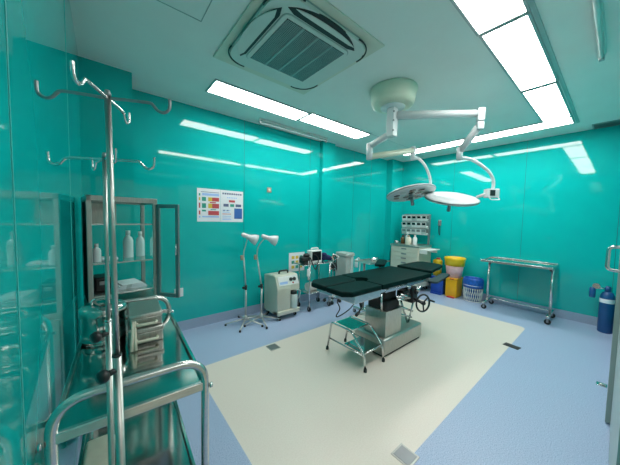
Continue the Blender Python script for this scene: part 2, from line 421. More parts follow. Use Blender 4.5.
# heads
def head(c, nrm, r, openu):
    Tm = Matrix.Translation(c) @ frame_z(nrm)
    o = MB(); o.lathe([(0, .050), (r*.35, .047), (r*.7, .036), (r*.93, .020), (r, .010), (r*1.005, 0), (r*.985, -.018), (r*.95, -.024)], (0, 0, 0), 56, Tm)
    h_ = o.build('lamp_head', 'lampwhite', t)
    MB().lathe([(r*.955, -.018), (r*.955, -.012), (0, -.012), (0, -.018)], (0, 0, 0), 48, Tm).build('reflector', 'mirror' if openu else 'panelw', h_)
    MB().lathe([(r*1.004, .006), (r*1.012, .002), (r*1.01, -.006), (r*.99, -.012)], (0, 0, 0), 56, Tm).build('rim', 'greymetal', h_)
    if openu:
        n = 0
        for ring, cnt in ((.62, 10), (.30, 5)):
            for k in range(cnt):
                a = 2*PI*k/cnt; p = Tm @ Vector((r*ring*math.cos(a), r*ring*math.sin(a), -.014))
                q = Tm @ Vector((r*ring*math.cos(a), r*ring*math.sin(a), -.028))
                MB().cyl(p, q, .042, 14, r1=.036).build('lens', 'amberglass' if k % 3 == 0 else ('screen' if k % 3 == 1 else 'clearplastic'), h_)
    hp = Tm @ Vector((0, 0, -.015)); hq = Tm @ Vector((0, 0, -.16))
    MB().cyl(hp, hp+(hq-hp)*.3, .026).cyl(hp+(hq-hp)*.3, hq, .020).build('handle', 'greymetal', h_)
    return Tm
H2 = head((3.19, 1.27, 1.712), (-.225, -.248, 1), .29, False)
cb = MB(); cbm = Matrix.Translation(BX+Vector((0, 0, -.02))) @ Matrix.Rotation(R(-40), 4, 'Z')
cb.box(-.075, .065, -.035, .035, -.05, .05, .008, m=cbm)
ctl = cb.build('control_box', 'lampwhite', t)
MB().box(-.045, .012, -.0375, -.034, -.03, .035, m=cbm).build('control_panel', 'black', ctl)
MB().tube(fillet([cbm @ Vector(p) for p in ((-.05, -.03, -.045), (-.05, -.06, -.075), (.05, -.06, -.075), (.05, -.03, -.045))], .015), .006).build('grip', 'lampwhite', ctl)
bar(MB(), BX+Vector((-.04, .03, -.02)), (3.38, 1.07, 1.725), .04, .03).build('head_bracket', 'lampwhite', t)
# arm over the table
J2 = Vector((2.345, 1.83, 2.24))
bar(MB(), (2.35, 1.56, 2.345), J2+Vector((0, 0, .03)), .05, .06).build('upper_arm', 'lampwhite', t)
MB().cyl(J2+Vector((0, 0, .055)), J2+Vector((0, 0, -.12)), .034).build('elbow', 'lampwhite', t)
K2 = Vector((3.00, 1.67, 2.27))
bar(MB(), J2+Vector((.01, 0, -.085)), K2+Vector((0, 0, .04)), .05, .065).build('spring_arm', 'ivory', t)
MB().cyl(K2+Vector((0, 0, .085)), K2+Vector((0, 0, -.075)), .030).build('wrist', 'lampwhite', t)
MB().tube(smooth_path([K2+Vector((0, 0, -.05)), (3.09, 1.645, 2.225), (3.19, 1.615, 2.16), (3.26, 1.59, 2.06), (3.295, 1.575, 1.95), (3.29, 1.575, 1.83)]), .017, 12).build('yoke', 'lampwhite', t)
head((3.0, 1.68, 1.785), (.055, .271, 1), .29, True)

# ------------------------------------------------------------------ operating table
t = thing('operating_table', 'operating table with black vinyl pads on a square steel pedestal', 'operating table', (2.6, 1.66, 0))
MB().box(2.215, 3.0, 1.455, 1.865, .02, .195, .022, seg=3).build('base', 'satin', t)
MB().box(2.235, 2.98, 1.475, 1.845, .0, .022).build('base_foot', 'rubber', t)
MB().box(2.27, 2.57, 1.485, 1.755, .19, .47, .004).box(2.42, 2.426, 1.484, 1.49, .2, .465).build('column', 'satin', t)
MB().box(2.285, 2.555, 1.50, 1.74, .465, .58, .02).box(2.31, 2.53, 1.53, 1.72, .57, .70, .02).build('column_bellows', 'rubber', t)
fr = MB(); fr.box(2.12, 3.10, 1.48, 1.50, .70, .745).box(2.12, 3.10, 1.92, 1.94, .70, .745).box(2.12, 2.14, 1.48, 1.94, .70, .745).box(3.08, 3.10, 1.48, 1.94, .70, .745).box(2.5, 2.9, 1.50, 1.92, .70, .72)
fr.build('top_frame', 'steel', t)
for y in (1.425, 1.985):
    r_ = MB(); r_.box(2.15, 3.06, y-.006, y+.006, .715, .742, .002)
    for x in (2.25, 2.6, 2.95): r_.cyl((x, y, .728), (x, 1.49 if y < 1.7 else 1.93, .728), .009)
    r_.build('side_rail', 'chrome', t)
# leg plates
for (y0, y1) in ((1.45, 1.695), (1.73, 1.975)):
    MB().box(1.72, 2.115, y0, y1, .675, .752, .006).build('leg_plate', 'steel', t)
def padp(name, pts, z0, z1, m_='pad', bev=.014): return MB().prism(pts, z0, z1, bev, seg=3).build(name, m_, t)
padp('leg_pad', [(1.60, 1.50), (1.68, 1.435), (2.105, 1.43), (2.105, 1.66), (2.03, 1.705), (1.60, 1.705)], .75, .80)
padp('leg_pad', [(1.60, 1.715), (2.03, 1.715), (2.10, 1.765), (2.105, 1.995), (1.68, 1.99), (1.60, 1.92)], .75, .80)
pts = [(2.118, 1.43), (3.095, 1.41), (3.095, 1.985), (2.118, 1.995)]
pts += [(2.118, 1.80)]+[(2.118+.11*math.sin(R(a)), 1.715+.08*math.cos(R(a))) for a in (20, 50, 90, 130, 160)]+[(2.118, 1.63)]
padp('seat_pad', pts, .75, .80, bev=.006)
MB().box(2.60, 2.604, 1.43, 1.98, .7995, .8012).build('pad_seam', 'rubber', t)
padp('head_pad', [(3.115, 1.42), (3.66, 1.52), (3.74, 1.60), (3.74, 1.84), (3.66, 1.90), (3.115, 1.90)], .785, .825)
MB().box(3.08, 3.70, 1.56, 1.85, .745, .776, .005).cyl((3.0, 1.62, .735), (3.3, 1.62, .75), .012).cyl((3.0, 1.80, .735), (3.3, 1.80, .75), .012).build('head_plate', 'steel', t)
def ab(name, c, L_, w_, ang, z0, z1, m_):
    mm = Matrix.Translation((c[0], c[1], 0)) @ Matrix.Rotation(R(ang), 4, 'Z')
    return MB().prism(rrect(-L_/2, L_/2, -w_/2, w_/2, .04, 4), z0, z1, .012, m=mm).build(name, m_, t)
a1 = ab('arm_board', (3.20, 1.36, 0), .62, .11, 9, .725, .75, 'padgrey')
MB().box(3.0, 3.05, 1.37, 1.44, .70, .745, .005).build('clamp', 'greymetal', a1)
a2 = ab('arm_board', (3.02, 2.09, 0), .46, .13, 30, .815, .85, 'pad')
MB().cyl((2.88, 2.01, .82), (2.88, 1.99, .70), .012).box(2.85, 2.91, 1.96, 2.01, .69, .75, .004).build('clamp', 'greymetal', a2)
# mechanism under the top on the near side
g = MB(); g.box(2.52, 2.66, 1.44, 1.53, .56, .66, .012).box(2.68, 2.80, 1.42, 1.60, .50, .68, .015).cyl((2.60, 1.42, .60), (2.60, 1.46, .60), .035).cyl((2.74, 1.40, .63), (2.74, 1.43, .63), .03)
g.build('gearbox', 'black', t)
k = MB(); k.cyl((2.40, 1.46, .62), (2.62, 1.42, .58), .014).cyl((2.47, 1.46, .64), (2.58, 1.40, .60), .012).cyl((2.74, 1.395, .64), (2.78, 1.385, .70), .013).box(2.55, 2.6, 1.40, 1.44, .69, .72, .004)
k.cyl((2.42, 1.45, .585), (2.56, 1.43, .575), .010).ball((2.74, 1.40, .66), .026)
k.build('lever', 'chrome', t)
MB().cyl((2.72, 1.60, .52), (2.84, 1.56, .20), .012).cyl((2.86, 1.50, .50), (2.86, 1.56, .18), .010).cyl((2.65, 1.62, .44), (2.88, 1.52, .34), .012).cyl((2.62, 1.6, .36), (2.86, 1.52, .27), .010).build('linkage', 'chrome', t)
MB().cyl((2.74, 1.50, .555), (2.70, 1.31, .535), .016).build('wheel_shaft', 'black', t)
wc = Vector((2.70, 1.31, .535)); ring = []
wm = Matrix.Translation(wc) @ frame_z((-.32, -1, .05))
wh = MB().tube([wm @ Vector((0.093*math.cos(2*PI*i/28), 0.093*math.sin(2*PI*i/28), 0)) for i in range(28)], .010, 8, closed=True)
for i in range(3): wh.cyl(wm @ Vector((0, 0, 0)), wm @ Vector((0.093*math.cos(R(120*i+20)), 0.093*math.sin(R(120*i+20)), 0)), .008)
wh.cyl(wm @ Vector((0, 0, -.02)), wm @ Vector((0, 0, .02)), .02)
whl = wh.build('handwheel', 'black', t)
MB().cyl(wm @ Vector((.088, .0, .0)), wm @ Vector((.088, .0, .075)), .010).build('handle', 'black', whl)
MB().cyl((2.14, 1.46, .70), (2.14, 1.455, .52), .010).build('leg_plate_pin', 'chrome', t)
MB().tube(smooth_path([(1.86, 1.72, .68), (1.84, 1.78, .60), (1.90, 1.80, .50), (1.87, 1.82, .42), (1.95, 1.84, .40), (2.10, 1.84, .44), (2.2, 1.8, .55), (2.28, 1.75, .6)]), .006, 8).build('cable', 'rubber', t)
MB().cyl((1.86, 1.50, .66), (1.84, 1.47, .62), .012).cyl((1.84, 1.47, .62), (1.77, 1.44, .60), .007).cyl((1.77, 1.44, .60), (1.72, 1.43, .585), .013).build('crank_lever', 'black', t)

# ------------------------------------------------------------------ two-step foot stool
t = thing('step_stool', 'small two-step chrome foot stool with a teal top mat', 'step stool', (2.04, 1.66, 0))
x0, x1 = 1.885, 2.175
for x in (x0, x1):
    MB().tube(fillet([(x, 1.955, .02), (x, 1.90, .325), (x, 1.62, .325), (x, 1.455, .16), (x, 1.435, .02)], .035), .011).build('side_frame', 'chrome', t)
for x in (x0, x1):
    for y in (1.957, 1.434): MB().lathe([(0, 0), (.016, 0), (.015, .03), (0, .03)], (x, y, 0), 14).build('foot', 'rubber', t)
MB().cyl((x0, 1.885, .315), (x1, 1.885, .315), .008).cyl((x0, 1.645, .315), (x1, 1.645, .315), .008).cyl((x0, 1.455, .165), (x1, 1.455, .165), .008).cyl((x0, 1.935, .14), (x0, 1.455, .14), .008).cyl((x1, 1.935, .14), (x1, 1.455, .14), .008).build('crossbar', 'chrome', t)
MB().box(x0+.045, x1-.032, 1.645, 1.875, .318, .331, .004).build('top_step', 'tealmat', t)
MB().box(x0+.012, x1-.012, 1.452, 1.72, .150, .160, .003).build('lower_step', 'mirror', t)

# ------------------------------------------------------------------ casters
def caster(x, y, r, par, fork='chrome', z1=None):
    z1 = z1 or 2*r+.02
    a = MB().cyl((x-.011, y, r), (x+.011, y, r), r, 18).build('caster', 'rubber', par)
    MB().box(x-.016, x-.012, y-.012, y+.012, r-.01, 2*r+.004).box(x+.012, x+.016, y-.012, y+.012, r-.01, 2*r+.004).box(x-.016, x+.016, y-.014, y+.014, 2*r+.002, 2*r+.007).cyl((x, y, 2*r+.004), (x, y, z1), .008).build('fork', fork, a)

# ------------------------------------------------------------------ instrument table by the right wall
t = thing('instrument_table', 'wheeled stainless steel instrument table against the right wall', 'table', (5.08, .96, 0))
tp = MB().box(4.78, 5.36, .53, 1.40, .80, .812, .004)
rm = MB()
for a in ((4.78, 5.36, .53, .545), (4.78, 5.36, 1.385, 1.40), (4.78, 4.795, .545, 1.385), (5.345, 5.36, .545, 1.385)): rm.box(*a, .795, .828, .004)
tp.build('table_top', 'mirror', t); rm.build('rim', 'steel', t)
for y, py in ((.56, .56), (1.34, 1.34)):
    MB().cyl((5.03, y, .12), (5.03, y, .80), .017).build('leg', 'steel', t)
    MB().box(4.84, 5.30, y-.02, y+.02, .085, .125, .006).build('foot_bar', 'steel', t)
    for x in (4.87, 5.27): caster(x, y, .037, t, 'greymetal', .09)
    s_ = 1 if y < 1 else -1
    MB().cyl((5.0, y+s_*.02, .755), (5.03, y+s_*.02, .755), .014).build('lock_knob', 'black', t)
MB().box(5.25, 5.29, .58, 1.34, .095, .115, .003).build('lower_rail', 'steel', t)

# ------------------------------------------------------------------ oxygen cylinder
t = thing('gas_cylinder', 'dark blue oxygen cylinder with a pressure regulator, standing by the door', 'gas cylinder', (5.17, .05, 0))
cx, cy = 5.175, .035
MB().lathe([(0, 0), (.064, 0), (.07, .012), (.07, .47), (.064, .505), (.048, .535), (.03, .55), (0, .55)], (cx, cy, 0), 32).build('tank', 'bluesteel', t)
MB().lathe([(.0703, .40), (.0707, .405), (.0707, .45), (.0703, .455)], (cx, cy, 0), 32).build('label_band', 'paper', t)
MB().lathe([(0, .545), (.03, .545), (.03, .60), (.02, .62), (0, .62)], (cx, cy, 0), 18).build('valve', 'bluesteel', t)
rg = MB().cyl((cx, cy, .585), (cx-.03, cy+.11, .585), .012).cyl((cx-.03, cy+.10, .61), (cx-.055, cy+.105, .61), .036, 20).build('regulator', 'chrome', t)
MB().lathe([(0, .45), (.028, .45), (.03, .46), (.03, .575), (.02, .585), (0, .585)], (cx-.04, cy+.135, 0), 16).build('humidifier', 'bluesteel', rg)

# ------------------------------------------------------------------ floor fittings
def floor_box(x, y, wx, wy, rz, label, cat, mname, lid):
    t = thing('floor_socket' if cat == 'floor socket' else 'drain_cover', label, cat, (x, y, 0), R(rz))
    MB().box(-wx/2, wx/2, -wy/2, wy/2, 0, .004, .0015).build('frame', mname, t, local=True)
    MB().box(-wx/2+.012, wx/2-.012, -wy/2+.012, wy/2-.012, .003, .006, .001).build('lid', lid, t, local=True)
    return t
floor_box(1.43, 2.35, .12, .12, 0, 'square steel floor socket in front of the examination lamps', 'floor socket', 'satin', 'greymetal')
floor_box(1.40, .745, .12, .125, 0, 'square steel floor socket at the bottom edge of the photo', 'floor socket', 'satin', 'greymetal')
t = floor_box(3.655, .705, .095, .15, -8, 'small dark green floor plate on the corner edge of the cream floor', 'floor plate', 'black', 'grille')
t.name = 'floor_plate'
t = thing('door_stop', 'small steel door stop on the blue floor beside the door jamb', 'door stop', (3.45, .02, 0))
MB().box(3.40, 3.47, -.02, .045, 0, .006, .001).build('plate', 'chrome', t)
MB().box(3.42, 3.445, -.012, .03, .005, .016, .003).build('catch', 'steel', t)

# ------------------------------------------------------------------ waste bins
# blue pedal bin
t = thing('waste_bin', 'blue plastic bin partly hidden behind the head of the operating table', 'bin', (5.2, 2.2, 0))
MB().prism([(5.06, 2.09), (5.34, 2.09), (5.34, 2.32), (5.06, 2.32)], 0, .30, .02).build('body', 'blue', t)
MB().box(5.03, 5.07, 2.10, 2.31, .0, .03, .006).build('pedal', 'blue', t)
MB().box(5.045, 5.345, 2.08, 2.33, .295, .345, .015).build('lid', 'blue', t)
# sharps container
t = thing('sharps_container', 'small round yellow sharps container with a red top, between the table head and the bins', 'container', (5.2, 2.215, .345))
MB().lathe([(0, .345), (.075, .345), (.085, .60), (.085, .625), (0, .625)], (5.2, 2.262, 0), 24).build('body', 'yellow', t)
MB().lathe([(0, .622), (.088, .622), (.088, .645), (.05, .672), (.0, .675)], (5.2, 2.262, 0), 24).build('lid', 'yellow', t)
MB().lathe([(0, .672), (.04, .672), (.036, .70), (0, .70)], (5.2, 2.25, 0), 18).build('cap', 'red', t)
# yellow medical bin
t = thing('waste_bin', 'square amber pedal bin under the tall yellow rimmed basket', 'bin', (5.2, 1.92, 0))
MB().prism([(5.06, 1.84), (5.34, 1.84), (5.34, 2.04), (5.06, 2.04)], 0, .34, .015).build('body', 'orange', t)
MB().box(5.05, 5.345, 1.83, 2.05, .335, .372, .01).build('lid', 'orange', t)
MB().box(5.015, 5.07, 1.86, 1.99, .0, .022, .005).build('pedal', 'red', t)
MB().box(5.048, 5.056, 1.89, 1.96, .345, .365, .002).build('lid_catch', 'red', t)
# round yellow basket with pink bag
t = thing('waste_basket', 'round waste basket with yellow rim and pink bag, on the amber pedal bin', 'waste basket', (5.19, 1.915, .372))
c_ = (5.19, 1.94, 0)
MB().lathe([(0, .374), (.125, .374), (.158, .66), (.150, .66), (.12, .385), (0, .385)], c_, 36).build('bag_wall', 'pinkbag', t)
MB().lathe([(.158, .60), (.163, .60), (.172, .695), (.178, .712), (.184, .735), (.178, .752), (.168, .745), (.168, .69)], c_, 36).build('rim', 'yellow', t)
# white lattice basket with blue bag
t = thing('waste_basket', 'white lattice waste basket lined with a blue bag, beside the instrument table', 'waste basket', (5.2, 1.565, 0))
c_ = (5.17, 1.605, 0)
lb = MB()
def ell(a, k, z): return Vector((c_[0]+.115*k*math.cos(a), c_[1]+.135*k*math.sin(a), z))
for i in range(26):
    a = 2*PI*i/26; da = .36
    lb.tube([ell(a+da*u/5, 1+.16*u/5, .02+.28*u/5) for u in range(6)], .0055, 5)
    lb.tube([ell(a-da*u/5, 1+.16*u/5, .02+.28*u/5) for u in range(6)], .0055, 5)
for z, k_ in ((.012, 1.0), (.30, 1.165)): lb.tube([ell(2*PI*i/32, k_, z) for i in range(32)], .009, 6, closed=True)
lb.build('lattice', 'white', t)
m_ = Matrix.Diagonal((.115, .135, 1, 1))
MB().lathe([(0, .014), (.93, .014), (1.08, .29), (1.19, .255), (1.22, .265), (1.23, .33), (1.20, .40), (1.12, .425), (1.06, .40), (1.0, .33), (0, .32)], c_, 36, m_).build('bin_bag', 'bluebag', t)

# ------------------------------------------------------------------ drug cart and drawer rack
t = thing('drawer_cart', 'cream anaesthetic drawer cart with steel top in the far corner', 'cart', (5.05, 2.73, 0))
X0, X1, Y0, Y1 = 4.73, 5.25, 2.425, 3.04
MB().box(X0, X1, Y0, Y1, .10, .905, .01).build('body', 'beige', t)
MB().box(X0-.012, X1, Y0-.012, Y1+.012, .905, .945, .008).build('worktop', 'satin', t)
zz = [.12, .34, .50, .61, .70, .79, .895]
for z0, z1 in zip(zz, zz[1:]):
    dr = MB().box(X0-.012, X0+.002, Y0+.02, Y1-.02, z0+.004, z1-.004, .004).build('drawer', 'beige', t)
    MB().box(X0-.022, X0-.010, (Y0+Y1)/2-.055, (Y0+Y1)/2+.055, z1-.045, z1-.018, .003).build('handle', 'greymetal', dr)
for x in (X0+.06, X1-.06):
    for y in (Y0+.06, Y1-.06): caster(x, y, .04, t, 'greymetal', .10)
sh = MB().box(X0+.02, X0+.46, Y0-.20, Y0-.012, .865, .880, .004).box(X0+.03, X0+.05, Y0-.15, Y0+.0, .80, .866, .003).box(X0+.43, X0+.45, Y0-.15, Y0+.0, .80, .866, .003)
sh.build('side_shelf', 'white', t)
for y in (Y0+.03, Y1-.05): MB().box(5.20, 5.235, y, y+.035, .94, 1.57, .004).build('post', 'greymetal', t)
rk = thing('bin_rack', 'rack of small clear tip-out bins in three rows above the drawer cart', 'rack', (5.17, 2.74, 1.13))
MB().box(5.165, 5.198, 2.46, 3.01, 1.14, 1.575, .004).build('back_panel', 'greymetal', rk)
for r_ in range(3):
    z0 = 1.160+.140*r_
    MB().box(5.085, 5.166, 2.46, 3.01, z0-.012, z0-.004).box(5.085, 5.166, 2.46, 3.01, z0+.112, z0+.118).build('tray', 'white', rk)
    for k in range(5):
        y = 2.465+k*.109
        ti = Matrix.Translation((5.09, 0, z0)) @ Matrix.Rotation(R(-12), 4, 'Y') @ Matrix.Translation((-5.09, 0, -z0))
        bn = MB().box(5.075, 5.083, y, y+.104, z0, z0+.105, .003, m=ti).box(5.083, 5.155, y, y+.104, z0, z0+.02, m=ti).build('bin', 'panelw' if (k+r_) % 4 else 'clearplastic', rk)
        MB().box(5.0735, 5.0755, y+.014, y+.088, z0+.050, z0+.098, m=ti).build('bin_window', 'screen' if (k*3+r_) % 3 else 'greymetal', bn)
def bottle(x, y, z, r, h, label, mname='bottle', cap='white', group='bottles on the drawer cart'):
    t = thing('bottle', label, 'bottle', (x, y, z), 0, group)
    MB().lathe([(0, 0), (r, 0), (r*1.02, .006), (r, h*.62), (r*.75, h*.74), (r*.38, h*.80), (r*.38, h*.86), (0, h*.86)], (0, 0, 0), 20).build('body', mname, t, local=True)
    MB().lathe([(0, h*.84), (r*.46, h*.84), (r*.46, h), (0, h)], (0, 0, 0), 16).build('cap', cap, t, local=True)
bottle(4.93, 2.62, .945, .042, .20, 'white bottle on the drawer cart, nearest its right edge')
bottle(4.86, 2.72, .945, .058, .19, 'cream squat bottle in the middle of the drawer cart top', 'cloth', 'tan')
bottle(4.95, 2.80, .945, .040, .24, 'tall frosted bottle on the drawer cart, just left of the cream bottle', 'clearplastic')
bottle(4.95, 2.90, .945, .045, .18, 'dark brown bottle on the left half of the drawer cart top', 'amberglass', 'black')
t = thing('steel_bowl', 'steel bowl at the left front of the drawer cart top', 'bowl', (4.82, 2.97, .945))
MB().lathe([(0, 0), (.03, 0), (.055, .04), (.06, .055), (.056, .055), (.05, .04), (.027, .006), (0, .006)], (0, 0, 0), 24).build('bowl_body', 'chrome', t, local=True)
t = thing('wall_handset', 'grey wall handset with a hanging cord right of the bin rack', 'handset', (5.385, 2.34, 1.4))
MB().box(5.365, XR, 2.31, 2.365, 1.345, 1.46, .006).build('body', 'greymetal', t)
MB().tube(smooth_path([(5.378, 2.335, 1.345), (5.375, 2.325, 1.25), (5.38, 2.33, 1.15), (5.378, 2.35, 1.22), (5.38, 2.355, 1.345)]), .005, 6).build('cord', 'black', t)

# ------------------------------------------------------------------ examination lamps
def goose(name, base, col, hd, label, ang):
    t = thing('examination_lamp', label, 'lamp', base, 0, 'gooseneck examination lamps')
    bx, by_, _ = base
    for k in range(5):
        a = R(ang+72*k); e = Vector((bx+.255*math.cos(a), by_+.255*math.sin(a), .028))
        l_ = MB().cyl((bx+.02*math.cos(a), by_+.02*math.sin(a), .075), e, .010, 10, r1=.009).build('leg', 'paletube', t)
        MB().ball(e+Vector((0, 0, -.013)), .0155).build('foot', 'rubber', l_)
    MB().lathe([(0, .05), (.028, .05), (.028, .10), (.016, .12), (0, .12)], (bx, by_, 0), 18).build('hub', 'paletube', t)
    MB().cyl((bx, by_, .10), (bx, by_, .50), .0125).build('lower_pole', 'paletube', t)
    p1 = Vector((bx+col[0], by_+col[1], .90))
    MB().cyl((bx, by_, .49), p1, .0095).build('upper_pole', 'paletube', t)
    MB().cyl((bx+.0, by_, .47), (bx+.0, by_, .53), .018).cyl((bx-.045, by_, .50), (bx+.01, by_, .50), .015).build('height_knob', 'black', t)
    MB().box(p1.x-.045, p1.x-.008, p1.y-.016, p1.y+.016, p1.z-.03, p1.z+.035, .008).build('switch_box', 'tan', t)
    h = Vector(hd[0]); dr = Vector(hd[1]).normalized()
    back = h-dr*.045
    MB().tube(smooth_path([p1-Vector((0, 0, .01)), p1+Vector((0, 0, .08)), p1+Vector((.02, -.008, .16)), (p1+Vector((.05, -.02, .22))+back)*.5, back+Vector((0, 0, -.02)), back]), .0075, 8).build('gooseneck', 'paletube', t)
    Tm = Matrix.Translation(h) @ frame_z(dr)
    hh = MB().lathe([(0, -.115), (.020, -.112), (.028, -.095), (.030, -.02), (.036, 0), (.060, .05), (.074, .10), (.070, .10), (.056, .05), (.03, .01), (0, .01)], (0, 0, 0), 28, Tm).build('lamp_shade', 'lampwhite', t)
    MB().ball((0, 0, 0), .03, (1, 1, 1.3), m=Tm @ Matrix.Translation((0, 0, .045))).build('bulb', 'amberglass', hh)
goose('a', (1.45, 3.10, 0), (-.025, .015), ((1.485, 3.07, 1.172), (1, -.25, -.42)), 'white gooseneck examination lamp on chrome stand, left of the pair', 14)
goose('b', (1.655, 3.045, 0), (-.06, .02), ((1.735, 2.985, 1.155), (1, -.30, -.36)), 'white gooseneck examination lamp on chrome stand, right of the pair, beside the suction machine', -30)

# ------------------------------------------------------------------ suction machine
t = thing('suction_machine', 'beige wheeled suction machine with sloped control panel and black handle', 'suction machine', (2.03, 3.1, 0))
pf = [(2.92, .07), (3.30, .07), (3.30, .60), (3.05, .625), (2.985, .615), (2.93, .47), (2.92, .44)]     # y,z profile
def yz_prism(mb, prof, x0, x1, bev=.0, mi=0):
    m_ = Matrix(((0, 0, 1, 0), (1, 0, 0, 0), (0, 1, 0, 0), (0, 0, 0, 1)))
    return mb.prism(prof, x0, x1, bev, mi, m_)
b_ = MB(); yz_prism(b_, pf, 1.835, 2.06, .012); yz_prism(b_, [(3.02, .07), (3.30, .07), (3.30, .60), (3.05, .622), (3.02, .60)], 2.05, 2.215, .01); yz_prism(b_, [(2.92, .40), (3.03, .40), (3.05, .624), (2.985, .615), (2.93, .47)], 2.05, 2.215, .008)
b_.box(1.835, 2.215, 2.90, 3.03, .07, .13, .01)
b_.build('body', 'beige', t)
n_ = Vector((0, -.9345, .355)).normalized()
pm = Matrix.Translation((2.035, 2.955, .543)) @ Matrix(((1, 0, 0, 0), (0, .355, n_.y, 0), (0, .9345, n_.z, 0), (0, 0, 0, 1)))
cp = MB().box(-.17, .17, -.066, .066, -.004, .006, .002, m=pm).build('control_panel', 'panelw', t)
for px_ in (.04, .10): MB().cyl(pm @ Vector((px_, .01, .005)), pm @ Vector((px_, .01, .02)), .026).build('dial', 'black' , cp)
MB().cyl(pm @ Vector((.07, -.04, .005)), pm @ Vector((.07, -.04, .012)), .012).build('button', 'red', cp)
MB().box(-.15, -.02, -.045, -.012, .005, .008, m=pm).build('display', 'ink_lb', cp)
MB().tube(fillet([(1.97, 3.10, .61), (1.97, 3.10, .66), (2.12, 3.10, .66), (2.12, 3.10, .61)], .03), .013).build('handle', 'black', t)
jr = MB().lathe([(0, .13), (.055, .13), (.058, .14), (.058, .32), (.04, .345), (0, .345)], (2.135, 2.955, 0), 24).build('jar', 'clearplastic', t)
MB().lathe([(0, .335), (.050, .335), (.050, .375), (0, .375)], (2.135, 2.955, 0), 24).build('lid', 'black', jr)
MB().tube(smooth_path([(2.135, 2.955, .37), (2.16, 2.90, .40), (2.235, 2.93, .36), (2.25, 2.98, .25), (2.235, 3.05, .20)]), .008, 8).build('hose', 'clearplastic', t)
for x in (1.88, 2.17):
    for y in (2.97, 3.26): caster(x, y, .028, t, 'greymetal', .075)

# ------------------------------------------------------------------ monitor trolley
t = thing('monitor_trolley', 'small steel two-shelf trolley carrying the patient monitor', 'trolley', (2.62, 3.08, 0))
MB().box(2.31, 2.86, 2.94, 3.23, .72, .735, .004).build('upper_shelf', 'steel', t)
MB().box(2.42, 2.86, 2.94, 3.23, .27, .285, .004).build('lower_shelf', 'steel', t)
for x in (2.43, 2.85):
    for y in (2.95, 3.22):
        MB().cyl((x, y, .08), (x, y, .735), .011).build('leg', 'chrome', t); caster(x, y, .037, t, 'greymetal', .09)
MB().tube(fillet([(2.86, 2.95, .70), (2.93, 2.95, .74), (2.93, 3.22, .74), (2.86, 3.22, .70)], .03), .009).build('push_handle', 'chrome', t)
t = thing('patient_monitor', 'white patient monitor with black screen on the steel trolley', 'monitor', (2.67, 3.05, .735))
MB().box(2.495, 2.72, 3.0, 3.12, .737, .935, .014).build('case', 'white', t)
MB().box(2.512, 2.695, 2.995, 3.001, .775, .918, .002).build('screen', 'screen', t)
MB().tube(fillet([(2.54, 3.06, .93), (2.54, 3.06, .965), (2.68, 3.06, .965), (2.68, 3.06, .93)], .02), .010).build('handle', 'white', t)
t = thing('cuff_bundle', 'black blood pressure cuff bundle left of the patient monitor', 'cuff', (2.48, 3.05, .735))
MB().box(2.33, 2.475, 2.98, 3.12, .737, .85, .03).ball((2.42, 3.03, .865), .045, (1.3, 1, .8)).box(2.29, 2.40, 2.96, 3.05, .80, .845, .015).build('cuff', 'black', t)
MB().tube(smooth_path([(2.44, 2.985, .84), (2.42, 2.925, .83), (2.46, 2.91, .72), (2.52, 2.915, .66), (2.57, 2.92, .78), (2.55, 2.93, .86), (2.52, 2.97, .88)]), .008, 8).build('hose', 'rubber', t)
t = thing('drip_bag', 'white drip bag hanging at the front of the patient monitor trolley', 'bag', (2.372, 2.91, .60))
MB().box(2.345, 2.40, 2.90, 2.925, .56, .68, .012).cyl((2.372, 2.912, .68), (2.372, 2.912, .80), .004).build('bag', 'bottle', t)
MB().cyl((2.372, 2.912, .51), (2.372, 2.912, .56), .008).build('port', 'white', t)
t = thing('cloth_bundle', 'navy folded cloth slung on the right of the patient monitor', 'cloth', (2.84, 3.08, .735))
MB().ball((2.80, 3.09, .80), .072, (1.0, 1.2, .85)).ball((2.88, 3.05, .795), .06, (1.2, 1.2, .7)).ball((2.79, 3.03, .855), .045, (1.1, 1, .7)).ball((2.93, 3.05, .77), .045, (1.1, 1.1, .7)).build('fold', 'navy', t)
t = thing('steel_canister', 'pale canister lying on the lower shelf of the monitor trolley', 'canister', (2.60, 3.08, .285))
MB().cyl((2.47, 3.05, .355), (2.78, 3.07, .355), .068, 24).build('canister_body', 'white', t)
MB().cyl((2.78, 3.07, .355), (2.80, 3.071, .355), .05, 24).build('cap', 'greymetal', t)
# cable stand beside monitor
t = thing('cable_stand', 'chrome stand hung with tangled cables right of the patient monitor', 'stand', (3.03, 3.06, 0))
MB().cyl((3.03, 3.06, .06), (3.03, 3.06, .84), .011).build('pole', 'chrome', t)
for k in range(4):
    a = R(45+90*k); e = Vector((3.03+.13*math.cos(a), 3.06+.13*math.sin(a), .06))
    l_ = MB().cyl((3.03, 3.06, .085), e, .010).build('leg', 'chrome', t); MB().ball(e+Vector((0, 0, -.03)), .03).build('caster', 'rubber', l_)
random.seed(3)
for k, (mm, n0) in enumerate((('tan', 1), ('black', 2), ('white', 3), ('rubber', 4), ('greymetal', 5))):
    p = [(3.03, 3.06, .84)]
    for i in range(6): p.append((3.03+random.uniform(-.08, .09), 3.04+random.uniform(-.06, .06), .84-random.uniform(.02, .30)))
    MB().tube(smooth_path(p), .008, 7).build('cable', mm, t)
MB().box(2.99, 3.05, 3.0, 3.05, .60, .70, .01).build('connector', 'black', t)

